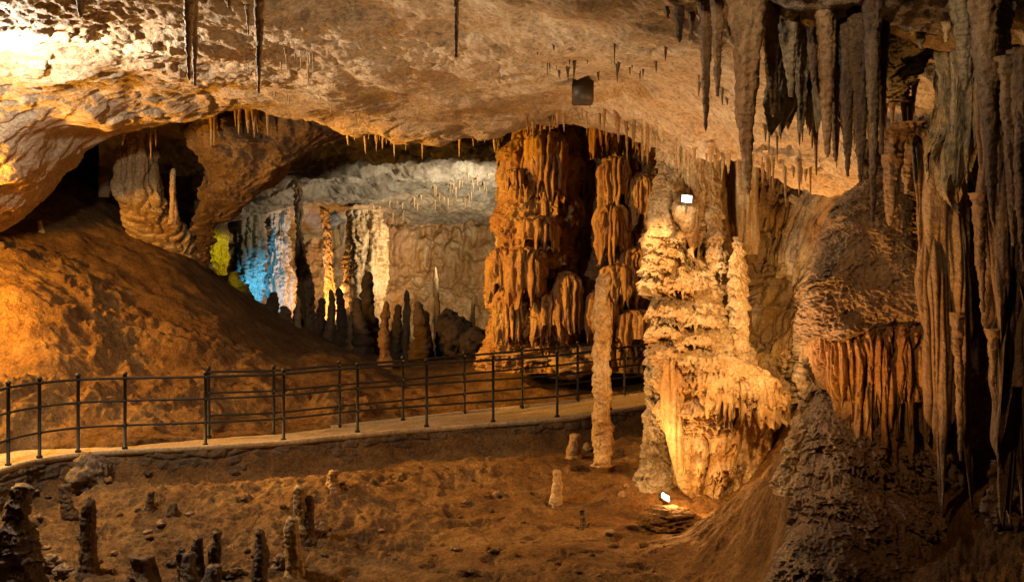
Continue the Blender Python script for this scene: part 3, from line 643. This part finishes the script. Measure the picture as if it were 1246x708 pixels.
# (u, v of root, v of tip, width px, depth or None = where the roof is, lean, material, label)
BIG = [
 (229,-30,98,11,9.3,.01,'flow','long thin brown stalactite, taller of the pair left of centre roof'),
 (237,-25,104,7,9.4,.0,'flow','very thin stalactite touching the right side of the left pair'),
 (316,-30,114,10,9.2,-.01,'flow','single long stalactite hanging in front of the pale left roof'),
 (302,-20,42,5,9.6,0,'flow','short thin stalactite just left of the single long one'),
 (96,-25,22,13,9.2,.05,'brown','short stubby brown stalactite beside the glaring white roof patch'),
 (279,-30,14,6,9.5,0,'brown','tiny stalactite tip at the top edge between the left pair and the long one'),
 (555,-30,70,6,9.0,0,'brown','lone thin stalactite hanging from the middle of the roof'),
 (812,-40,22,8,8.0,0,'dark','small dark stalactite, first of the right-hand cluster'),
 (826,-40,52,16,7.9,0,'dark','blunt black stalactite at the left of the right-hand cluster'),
 (841,-40,44,13,8.1,0,'violet','greyish short stalactite behind the blunt black one'),
 (857,-40,160,15,7.8,.01,'brown','slim long stalactite left of the thickest one'),
 (872,-40,118,14,7.7,.01,'brown','medium stalactite between the slim long one and the thickest one'),
 (888,-40,45,26,8.2,0,'green','broad short stalactite behind the thickest one'),
 (908,-60,236,38,7.2,.01,'brown','longest and thickest stalactite, hanging before the lit columns'),
 (938,-40,142,22,7.6,.01,'brown','tapering stalactite right of the thickest one'),
 (958,-40,118,34,7.7,.02,'green','wide grey-green stalactite with blunt ragged point'),
 (975,-30,162,22,8.0,.0,'green','grey stalactite with its tip just above the pale roof rim'),
 (1003,-40,192,24,7.4,.02,'brown','brown stalactite in the middle of the right-hand cluster'),
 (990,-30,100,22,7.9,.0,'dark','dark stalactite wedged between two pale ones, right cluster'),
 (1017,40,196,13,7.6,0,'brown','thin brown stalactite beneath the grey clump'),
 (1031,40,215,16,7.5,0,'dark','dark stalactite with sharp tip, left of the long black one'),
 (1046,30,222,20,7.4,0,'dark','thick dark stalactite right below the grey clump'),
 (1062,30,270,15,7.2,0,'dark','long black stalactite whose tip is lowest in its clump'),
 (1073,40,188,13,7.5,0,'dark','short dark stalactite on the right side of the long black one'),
 (1086,160,275,24,7.9,-.02,'brown','fat brown stalactite hanging over the right dome'),
 (1104,150,236,20,8.3,0,'brown','rounded stubby stalactite between the dome and the ribbed drapery'),
 (1120,-40,60,26,7.6,0,'green','pale green-grey stalactite high above the right dome'),
 (1150,-40,52,18,7.3,0,'pale','small cream stalactite at the top right'),
 (1172,-40,110,34,7.0,.01,'green','broad pale stalactite at the top right with mottled skin'),
 (1196,30,270,26,6.8,.04,'brown','long curved stalactite in front of the dark right wall'),
 (1222,-40,100,26,6.9,0,'green','pale mottled stalactite nearest the upper right corner'),
 (1228,70,300,20,6.7,.03,'brown','long stalactite close to the right edge of the view'),
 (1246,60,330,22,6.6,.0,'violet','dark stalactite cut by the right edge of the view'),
 (1192,235,380,12,7.3,.02,'brown','slender orange-brown stalactite low on the right wall'),
 (1165,380,560,9,7.7,.02,'brown','needle-like stalactite beneath the ribbed drapery'),
 (1208,400,470,10,7.4,0,'brown','short pointed stalactite low against the black wall'),
 (1223,440,585,7,7.6,0,'brown','thin straight stalactite at lower right over black rock'),
]
for i, (u, v0, v1, w, d, ln, mt, lb) in enumerate(BIG):
    a = W(u, v0, d); b = W(u, v1, d); L = a[2] - b[2]
    # carry the root up into the roof above it
    top = 0.
    if v0 < 60:
        h = cB.ray_cast(Vector((a[0], a[1], 2.5)), Vector((0, 0, 1)))
        if h[0] is not None: top = max(0, h[0].z + .12 - a[2])
    wm = w / F * d * 1.05
    o = spike('stalactite', a + [0, 0, top], L + top, wm * (1 + .3 * top / max(L, .1)), M[mt], ln, nt=44 if w > 12 else 26, nz=160 if w > 12 else 100, knob=.16, tipw=.04, flute=.38 if w > 15 else .2, power=.78, seed=i + 1)
    tag(o, lb, 'stalactite')
# grey lumpy clump that carries the dark cluster
gc = loft('rock_boss', [(-90,985,1150,7.9),(-20,980,1150,8.0),(40,985,1142,8.1),(80,1000,1130,8.2),(110,1020,1115,8.4),(128,1040,1100,8.6)], 300, 420,
          [lambda P: .10 * fbm(P, 1.5, 3, off=3), lambda P: .14 * scales(P, .3, .4, 5., .9, 10) + .05 * ridged(P, 5, 3)], M['green'], ratio=.7)
tag(gc, 'grey-green lumpy boss of roof rock above the dark stalactite cluster', 'rock')

up = loft('drapery', [(-110,930,1075,8.3),(-40,926,1072,8.3),(20,930,1068,8.3),(60,936,1062,8.3),(90,940,1058,8.3)], 300, 460,
          [lambda P: .10 * fbm(P, 1.6, 2, off=3), lambda P: .10 * lobes(P, 8, .4, 5.) + .03 * lobes(P, 18, 1., 2.) + .02 * ridged(P, 7, 3)], M['green'], ratio=.5, jag=lambda P: .5 * np.maximum(0, .9 - 3. * np.abs(perlin(P[..., 0] * 11, P[..., 1] * 8, 2.3))) + .1 * np.maximum(0, 1 - 3. * np.abs(perlin(P[..., 0] * 5, P[..., 1] * 4, 6.3))))
tag(up, 'broad grey-green drapery of fused stalactites at the top, right of the thickest one', 'drapery')
up = loft('drapery', [(-110,1130,1290,7.9),(-40,1128,1290,7.8),(40,1132,1290,7.8),(90,1140,1290,7.8),(120,1150,1290,7.8)], 300, 420,
          [lambda P: .10 * fbm(P, 1.6, 2, off=9), lambda P: .12 * lobes(P, 7, .4, 15.) + .03 * lobes(P, 18, 1., 2.) + .02 * ridged(P, 7, 3)], M['green'], ratio=.5, jag=lambda P: .7 * np.maximum(0, .9 - 3. * np.abs(perlin(P[..., 0] * 10, P[..., 1] * 8, 7.3))) + .5 * np.maximum(0, 1 - 3. * np.abs(perlin(P[..., 0] * 4, P[..., 1] * 4, 6.3))))
tag(up, 'mottled grey-green drapery filling the top right corner', 'drapery')

def row(n, line, wrange, lrange, mt, label, group, B='c', d=None, seed=1, jitter=6):
    """a fringe of small stalactites along a line of photo positions"""
    r = np.random.RandomState(seed); L = np.array(line, float)
    s = np.sort(r.uniform(0, len(L) - 1, n))
    for k in range(n):
        i = min(int(s[k]), len(L) - 2); f = s[k] - i; q = L[i] * (1 - f) + L[i + 1] * f
        u = q[0]; v = q[1] + r.uniform(-jitter, jitter)
        if d is not None: dd_ = d if not callable(d) else d(u)
        else:
            dd_ = None
            while dd_ is None or dd_ > 18.4:          # root it on the roof itself, never past its edge
                dd_ = hit(cB, u, v); v -= 4
                if v < 0: dd_ = 12.; break
            nb = hit(cB, u, v - 8) or dd_
            if abs(nb - dd_) > 1.5: dd_ = nb; v -= 8
        dd_ += r.uniform(-.15, .1) 
        w = r.uniform(*wrange); ln = r.uniform(*lrange) * (1 if r.rand() > .2 else 1.5)
        a = W(u, v - 3, dd_ + .05)
        o = spike('stalactite', a, ln / F * dd_ + .03, w / F * dd_, M[mt], r.uniform(-.04, .04), nt=10, nz=14, knob=.1, tipw=.12, power=.8, seed=k + seed * 10)
        tag(o, label, 'stalactite', group)
row(42, [(780,150),(830,178),(895,188),(950,196),(990,204)], (3,9), (14,42), 'pale', 'pale stalactite hanging from the bright rim of the roof before the lit columns', 'stalactites along the bright roof rim', seed=3, jitter=5)
row(24, [(640,146),(700,132),(745,134),(790,160)], (3,8), (12,38), 'orange', 'small orange stalactite in front of the top of the massive column', 'stalactites above the massive column', seed=4, jitter=4)
row(26, [(640,68),(700,72),(760,75),(790,92)], (2,6), (6,20), 'dark', 'tiny dark stalactite scattered on the pale middle roof', 'tiny dark stalactites on the middle roof', seed=5, jitter=16)
row(14, [(790,60),(850,110),(960,150),(1030,170)], (3,8), (10,30), 'brown', 'brown stalactite on the sloping roof behind the big right-hand cluster', 'stalactites on the sloping right roof', seed=6, jitter=26)
row(26, [(438,152),(480,158),(520,158)], (2,4.5), (10,26), 'pale', 'white stalactite in the dense row at the mouth of the far chamber', 'white stalactites at the far chamber mouth', d=19.3, seed=7, jitter=3)
row(7, [(575,150),(590,150),(606,148)], (4,7), (18,40), 'pale', 'white stalactite in the cluster left of the massive column top', 'white stalactites beside the massive column', d=19.0, seed=8, jitter=2)
row(14, [(420,150),(560,158),(540,160)], (3,7), (12,34), 'flow', 'brown stalactite under the low middle lip of the roof', 'stalactites under the middle lip', d=18.2, seed=9, jitter=3)
row(16, [(150,140),(215,136),(300,134),(330,134)], (4,9), (14,46), 'flow', 'tan stalactite under the arch of the left alcove', 'stalactites under the left arch', d=18.6, seed=10, jitter=3)
row(16, [(300,88),(350,60),(385,75)], (2,5), (10,30), 'flow', 'thin stalactite fringing the brown fold of the left roof', 'fringe on the left roof fold', seed=11, jitter=10)
row(12, [(330,110),(400,130),(440,140)], (2,4), (8,16), 'flow', 'thin short stalactite on the roof edge above the hanging brown rock', 'stalactites above the hanging rock', seed=12, jitter=5)
row(26, [(935,95),(1000,120),(1060,130),(1115,110)], (6,13), (36,85), 'brown', 'slender brown stalactite packed among the big ones of the right-hand cluster', 'slender stalactites of the right-hand cluster', d=8.5, seed=31, jitter=14)
fB = bvh_of(o_G['far_ceiling'], 2)
r_ = np.random.RandomState(21)
for k in range(44):
    u = r_.uniform(440, 606); v = 268 - (u - 440) * .27 + r_.uniform(-16, 14) - (6 if u > 500 else 0)
    if v < 170: continue
    dd_ = (hit(fB, u, v, 33.) or 33.)
    o = spike('stalactite', W(u, v - 2, dd_), r_.uniform(7, 17) / F * dd_, r_.uniform(2, 4) / F * dd_, M['pale'], 0, nt=8, nz=8, tipw=.15, seed=k)
    tag(o, 'glowing white stalactite on the roof of the far chamber', 'stalactite', 'glowing stalactites on the far chamber roof')
# ------------------------------------------------------------------ stalagmites in the pit
STG = [ # u, v top, v base, width, lean, material, label
 (85,588,630,13,-.12,'umber','short leaning stalagmite left of the slim one near the wall'),
 (108,605,697,17,0,'umber','slim upright stalagmite at lower left in front of the dark wall block'),
 (182,596,618,8,.05,'umber','small stalagmite alone in the pit below the fourth railing post'),
 (210,611,624,9,0,'umber','knee-high stub right of the small lone stalagmite'),
 (172,675,722,30,0,'umber','thick broken stump at the bottom edge, lower left'),
 (221,665,712,11,0,'dark','left outer stalagmite of the bottom cluster'),
 (232,671,716,18,.0,'dark','fat blunt stalagmite in front of the bottom cluster'),
 (240,652,702,13,0,'dark','taller rear stalagmite of the bottom cluster'),
 (262,644,700,13,.02,'dark','tallest dark stalagmite of the bottom cluster, on its right'),
 (258,686,722,20,0,'dark','squat stump in front of the tallest one in the bottom cluster'),
 (316,644,722,16,0,'dark','solitary dark stalagmite between the bottom cluster and the pale broken one'),
 (364,589,662,17,.03,'flow','pale broken stalagmite with flat top, the tallest of its trio'),
 (356,627,700,18,.02,'flow','middle stalagmite of the pale broken trio, leaning on it in front'),
 (376,603,660,13,0,'umber','shadowed right stalagmite of the pale broken trio'),
 (405,571,592,12,0,'flow','little cone stalagmite right of the pale broken trio'),
 (699,527,556,14,0,'flow','blunt round stalagmite left of the slender pillar foot'),
 (677,571,610,11,.0,'flow','finger-like stalagmite standing alone in the middle of the pit'),
 (709,618,644,8,0,'umber','little dark stalagmite right of the finger-like one'),
 (49,268,280,5,0,'pale','tiny pale stalagmite high on the left clay slope'),
 (211,205,268,7,0,'flow','slim pale stalagmite right of the alcove column'),
]
for i, (u, vt, vb, w, ln, mt, lb) in enumerate(STG):
    d = hit(gB, u, min(vb, 745), 14.)
    if u == 211: d = 20.4
    a = W(u, vb + 2, d); L = (vb - vt + 2) / F * d
    o = spike('stalagmite', a - [0, 0, .06], L + .06, w / F * d * 1.05, M[mt], ln, nt=36, nz=70, down=False, knob=.16, tipw=.66, flute=.2, power=.9, seed=i + 70, wob=.05)
    tag(o, lb, 'stalagmite')
# black stacked stalagmite bottom left
bs = loft('stalagmite', [(588,18,30,10.9),(594,13,36,10.9),(604,11,38,10.9),(612,8,38,10.9),(630,6,36,10.9),(645,0,42,10.9),(665,-4,46,10.9),(685,-6,50,10.9),(708,-10,54,10.9),(750,-16,64,10.9)],
     300, 180, [lambda P: .05 * terrace(P, .13, 7, 2.9, warp=.3, jag=.1) + .04 * ridged(P, 4, 3)], M['dark'], ratio=.9)
tag(bs, 'black stacked stalagmite in the bottom left corner', 'stalagmite')

# loose rocks
def rock(name, u, v, w, h, mt, label, d=None, seed=0):
    d = d or hit(gB, u, min(v, 745), 14.)
    c = W(u, v, d); n, m = (40, 64) if w > 18 else (16, 24)
    ph = np.linspace(0, np.pi, n)[:, None]; th = np.linspace(0, 2 * np.pi, m, endpoint=False)[None]
    D_ = np.stack([np.sin(ph) * np.cos(th), np.sin(ph) * np.sin(th), np.cos(ph) + 0 * th], -1)
    r = 1 + .45 * fbm(D_ + seed * 3.3, 1.1, 4) + .18 * ridged(D_ + seed, 2.2, 3)
    rx = w / 2 / F * d; rz = h / F * d * .62
    G = c + D_ * r[..., None] * [rx, rx * .9, rz] + [0, 0, rz * .5]
    o = mesh_obj(name, G, grid_faces(n, m, True), M[mt])
    return tag(o, label, 'rock')
rock('rock', 112, 590, 44, 36, 'dark', 'dark blocky rock jutting from the retaining wall at the left', d=13.7, seed=1)
rock('rock', 60, 690, 26, 14, 'brown', 'rounded rock right of the black stacked stalagmite', seed=2)
rock('rock', 78, 700, 22, 12, 'brown', 'flat rock at the bottom edge beside the rounded one', seed=3)
rock('rock', 283, 702, 24, 10, 'dark', 'low dark rock right of the bottom stalagmite cluster', seed=4)
rock('rock', 717, 546, 13, 7, 'flow', 'small smooth stone at the foot of the slender pillar', seed=5)
rock('rock', 757, 604, 8, 7, 'brown', 'pebble-like rock in the pit left of the white floodlight', seed=6)
rock('rock', 350, 694, 34, 22, 'brown', 'rough rock at the foot of the pale broken stalagmites', seed=7)
rock('rock', 385, 650, 26, 16, 'brown', 'rock half buried right of the pale broken stalagmites', seed=8)
rock('rock', 640, 438, 80, 20, 'flow', 'low rounded boulder behind the far railing at the foot of the massive column', d=20.0, seed=9)
rock('rock', 700, 448, 70, 26, 'flow', 'boulder behind the far railing left of the slender pillar', d=19.9, seed=10)
rock('rock', 775, 440, 60, 32, 'brown', 'boulder behind the far railing between the pillar and the lit column', d=20.0, seed=11)
rock('rock', 812, 640, 60, 20, 'clay', 'smooth clay-covered hump in front of the floodlight', d=12.6, seed=12)

# ------------------------------------------------------------------ far chamber formations
def fcol(rows, mt, label, k=1., name='column', ratio=.8, dome=False):
    o = loft(name, rows, 220, 140, [lambda P: .12 * k * fbm(P, 1.0, 3, off=rows[0][1]), lambda P: .24 * k * lobes(P, 3.4, .3, rows[0][1]) + .10 * k * lobes(P, 7, .5, 3.) + .14 * k * terrace(P, .8, 4, rows[0][1], jag=.5) + .05 * ridged(P, 5, 3)], M[mt], ratio=ratio)
    return tag(o, label, name.replace('_', ' '))
fcol([(256,422,466,33),(290,418,472,33),(330,416,472,33),(370,414,468,33),(400,410,472,33),(420,406,474,33)], 'pale', 'pale grey fluted column in the middle of the far chamber')
fcol([(185,358,370,29.5),(215,360,368,30),(250,359,369,30),(290,357,370,30),(330,360,378,30),(370,358,384,30),(400,354,388,30),(415,352,390,30)], 'brown', 'dark twisted column from roof to floor left of the orange glow', .5)
fcol([(255,330,350,34),(300,326,352,34),(340,318,356,34),(375,322,358,34),(392,320,360,34)], 'grey', 'blue-lit lumpy column at the left of the far chamber', 1.)
fcol([(262,284,322,33),(300,282,326,33),(345,284,322,33),(370,288,318,33)], 'grey', 'dull grey draped column left of the blue-lit one', 1.)
fcol([(262,250,276,27.5),(290,252,279,27.5),(315,256,280,27.5),(335,262,276,27.5)], 'pale', 'yellow-lit drapery at the left end of the far chamber', .6, name='drapery', ratio=.4)
fcol([(255,390,402,34),(300,392,404,34),(350,394,408,34),(390,392,412,34)], 'pale', 'slender column glowing orange beside the pale grey fluted one', .4)
fcol([(140,603,611,22.2),(190,603,612,22.2),(250,603,611,22.2),(300,602,612,22.2)], 'pale', 'thin white column against the left flank of the massive column', .25)
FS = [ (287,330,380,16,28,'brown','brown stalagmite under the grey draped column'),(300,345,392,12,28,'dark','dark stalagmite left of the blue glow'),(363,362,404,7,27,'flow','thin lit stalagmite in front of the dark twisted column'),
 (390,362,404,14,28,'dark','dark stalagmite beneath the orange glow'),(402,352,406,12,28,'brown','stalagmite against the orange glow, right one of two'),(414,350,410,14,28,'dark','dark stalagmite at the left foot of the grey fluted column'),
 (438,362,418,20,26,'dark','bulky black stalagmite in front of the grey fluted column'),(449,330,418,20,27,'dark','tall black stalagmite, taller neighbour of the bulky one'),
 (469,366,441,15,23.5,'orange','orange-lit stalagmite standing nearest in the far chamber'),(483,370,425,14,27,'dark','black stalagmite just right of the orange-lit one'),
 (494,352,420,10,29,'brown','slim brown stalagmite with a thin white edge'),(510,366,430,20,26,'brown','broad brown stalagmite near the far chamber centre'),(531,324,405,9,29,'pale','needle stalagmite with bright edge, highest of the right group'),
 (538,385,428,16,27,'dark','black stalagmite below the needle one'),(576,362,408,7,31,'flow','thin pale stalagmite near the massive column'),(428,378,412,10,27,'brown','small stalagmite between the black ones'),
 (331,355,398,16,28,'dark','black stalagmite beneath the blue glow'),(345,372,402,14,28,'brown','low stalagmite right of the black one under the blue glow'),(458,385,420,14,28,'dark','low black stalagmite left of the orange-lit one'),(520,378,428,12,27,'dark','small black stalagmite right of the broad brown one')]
for i, (u, vt, vb, w, d, mt, lb) in enumerate(FS):
    a = W(u, vb, d); gz = float(ground_z(np.array([a[0]]), np.array([a[1]]))[0]); L = W(u, vt, d)[2] - (gz - .2)
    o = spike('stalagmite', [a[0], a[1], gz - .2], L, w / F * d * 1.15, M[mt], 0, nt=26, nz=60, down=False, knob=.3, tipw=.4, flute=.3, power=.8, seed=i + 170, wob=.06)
    tag(o, lb, 'stalagmite')
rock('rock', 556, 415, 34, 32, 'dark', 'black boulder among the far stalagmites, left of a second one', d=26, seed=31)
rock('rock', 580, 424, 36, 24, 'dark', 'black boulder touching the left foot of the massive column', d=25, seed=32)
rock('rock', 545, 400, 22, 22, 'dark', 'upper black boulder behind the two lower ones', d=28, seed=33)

# ------------------------------------------------------------------ lamp housings
def box(name, c, s, mat, parent=None, rot=None, bevel=.06):
    import bmesh
    bm = bmesh.new(); bmesh.ops.create_cube(bm, size=1)
    for v in bm.verts: v.co = Vector((v.co.x * s[0], v.co.y * s[1], v.co.z * s[2]))
    bmesh.ops.bevel(bm, geom=bm.edges[:], offset=min(s) * bevel, segments=2, affect='EDGES')
    if rot is not None: bmesh.ops.rotate(bm, verts=bm.verts[:], cent=(0, 0, 0), matrix=rot.to_matrix())
    V = [list(v.co + Vector(c)) for v in bm.verts]; Fc = [[v.index for v in f.verts] for f in bm.faces]; bm.free()
    return mesh_obj(name, V, Fc, mat, parent, flat=True)
from mathutils import Euler
dcb = hit(cB, 708, 104, 14.5) - .45
hb = empty('equipment_box', W(708, 114, dcb)); tag(hb, 'square dark metal box fixed on the pale roof above the massive column', 'box')
box('housing', W(709, 113, dcb), (25 / F * dcb, .3, 27 / F * dcb), M['wood'], hb)
box('lid', W(709, 114, dcb) + [0, -.165, 0], (21 / F * dcb, .02, 20 / F * dcb), M['housing'], hb)
def flood(u, v, d, rot, label, s=1.):
    root = empty('floodlight', W(u, v, d)); tag(root, label, 'floodlight'); c = W(u, v, d); e = Euler(rot)
    n = np.array(e.to_matrix() @ Vector((0, 0, 1)))
    box('housing', c, (.17 * s, .13 * s, .07 * s), M['housing'], root, e)
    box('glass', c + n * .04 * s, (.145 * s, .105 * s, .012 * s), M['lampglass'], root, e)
    tube('bracket', [c + [0, 0, -.02], c + [0, .01, -.09 * s], c + [0, .02, -.16 * s]], .014, M['housing'], root, 6)
    return root, c, n
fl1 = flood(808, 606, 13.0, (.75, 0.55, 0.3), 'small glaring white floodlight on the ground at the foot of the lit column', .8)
loft('hanging_lump', [(236,828,842,14.66),(244,820,850,14.5),(254,817,851,14.45),(266,820,850,14.45),(278,828,849,14.46),(290,835,848,14.5),(306,841,845,14.55)], 120, 110,
     [lambda P: .025 * fbm(P, 5, 3) + .03 * lobes(P, 9, .5, 2.)], M['flow'], lc, ratio=.8)
flood(835, 243, 14.2, (1.35, .12, 0.05), 'added glowing white panel for the glare high on the draperies of the lit column', .95)  # added lamp body; its glowing face stands in for glare on the rock
# loose stones
r_ = np.random.RandomState(5)
for k in range(70):
    u = r_.uniform(20, 480) if k < 45 else r_.uniform(480, 820); v = r_.uniform(575, 700)
    sz = r_.uniform(3, 9) * (1 if r_.rand() > .15 else 1.8)
    rock('rock', u, v, sz * r_.uniform(1, 1.6), sz * .7, ['clay', 'wall', 'brown'][k % 3], 'small loose stone lying on the clay floor of the pit', seed=50 + k)['group'] = 'loose stones on the pit floor'

# ------------------------------------------------------------------ lights
def light(kind, name, p, power, col, r=.08, aim=None, size=90, blend=.6):
    l = bpy.data.lights.new(name, kind); l.energy = power; l.color = col; l.shadow_soft_size = r
    o = bpy.data.objects.new(name, l); COL.objects.link(o); o.location = p
    if kind == 'SPOT':
        l.spot_size = math.radians(size); l.spot_blend = blend
        o.rotation_euler = (Vector(aim) - Vector(p)).to_track_quat('-Z', 'Y').to_euler()
    return o
OR = (1, .455, .05); WA = (1, .54, .20); WH = (1, .84, .66); YE = (1, .45, .12)
light('POINT', 'slope_lamp', W(-150, 285, 15.5), 2000, OR, .12)
light('SPOT', 'pit_lamp', W(-100, 250, 15.2), 4200, OR, .08, W(600, 610, 13.8), 38, 1)
light('POINT', 'roof_lamp', W(-50, 90, 11.1), 900, (1, .87, .73), .1)
light('SPOT', 'added_roof_fill', W(620, 780, 9.0), 680, (1, .70, .44), .1, W(640, -20, 12), 80, 1)  # added fill below the view, brightens the middle of the roof
light('SPOT', 'rim_lamp', W(905, 616, 12.1), 1700, (1, .84, .64), .06, W(850, -60, 12.45), 68, .6)
light('SPOT', 'column_lamp', W(735, 625, 12.9), 330, YE, .05, W(850, 330, 14.3), 75, .9)
light('SPOT', 'added_tier_spot', W(742, 172, 13.5), 480, (1, .52, .20), .03, W(862, 430, 14.2), 62, .7)  # added unseen spot in mid-air, rakes the column tiers from above left
light('SPOT', 'column_side_lamp', W(905, 616, 12.05), 110, YE, .05, W(890, 420, 14.0), 80, 1)
light('POINT', 'ground_floodlight', fl1[1] + fl1[2] * .16, 60, YE, .05)
light('POINT', 'rear_column_lamp', W(968, 400, 12.0), 230, WA, .06)
light('SPOT', 'added_edge_fill', W(880, 470, 8.4), 85, (1, .60, .30), .03, W(1010, 380, 8.7), 62, 1)  # added unseen spot in open air, brightens the left edge of the massif
light('POINT', 'added_draperies_glare', W(835, 243, 13.98), 9, WH, .03)  # added point light, spreads the white panel's glare over the draperies
light('SPOT', 'centre_lamp', W(-95, 232, 15.3), 7000, OR, .10, W(660, 330, 20), 46, .8)
light('SPOT', 'added_massif_fill', W(600, -300, 4.8), 300, (1, .56, .28), .08, W(1085, 450, 8.5), 40, 1)  # added spot above the view, lights the front of the massif
light('SPOT', 'added_curtain_fill', W(800, 780, 7.2), 700, (1, .46, .12), .06, W(1125, 310, 8.2), 42, .9)  # added spot below the view, rakes the right-hand draperies from the left
light('SPOT', 'stalactite_lamp', W(760, -420, 4.6), 380, (1, .68, .40), .10, W(1060, -20, 7.6), 58, 1)
light('SPOT', 'far_lamp', W(660, 350, 27), 2800, (1, .84, .68), .15, W(490, 200, 33), 75, .7)
light('SPOT', 'blue_lamp', W(322, 372, 31.4), 620, (.08, .46, 1), .1, W(332, 335, 34), 80, .7)
light('SPOT', 'orange_lamp', W(394, 385, 32.2), 900, (1, .45, .12), .1, W(404, 320, 36), 120, .8)
light('SPOT', 'added_far_wall_fill', W(575, 345, 30.5), 1300, (1, .70, .42), .12, W(480, 320, 37), 100, .8)  # added warm spot out of sight, lifts the dull far wall
light('SPOT', 'yellow_lamp', W(272, 300, 26.2), 70, (.85, .85, .03), .1, W(262, 322, 27.8), 75, .6)

w = bpy.data.worlds.new('World'); SC.world = w; w.use_nodes = True
bg = w.node_tree.nodes['Background']; bg.inputs[0].default_value = (1, .55, .45, 1); bg.inputs[1].default_value = .003

cam = bpy.data.cameras.new('camera'); co = bpy.data.objects.new('camera', cam); COL.objects.link(co)
co.location = (0, 0, CZ); co.rotation_euler = (math.radians(90), 0, 0)
cam.sensor_width = 36; cam.lens = F / 1246 * 36; cam.clip_end = 200; cam.clip_start = .1
SC.camera = co
for o in list(bpy.data.objects):
    if '_o' in o: del o['_o']
SC.view_settings.view_transform = 'Standard'; SC.view_settings.look = 'None'; SC.view_settings.exposure = 0; SC.view_settings.gamma = 1
SC.cycles.use_denoising = True; SC.cycles.max_bounces = 4; SC.cycles.diffuse_bounces = 1; SC.cycles.sample_clamp_indirect = 6
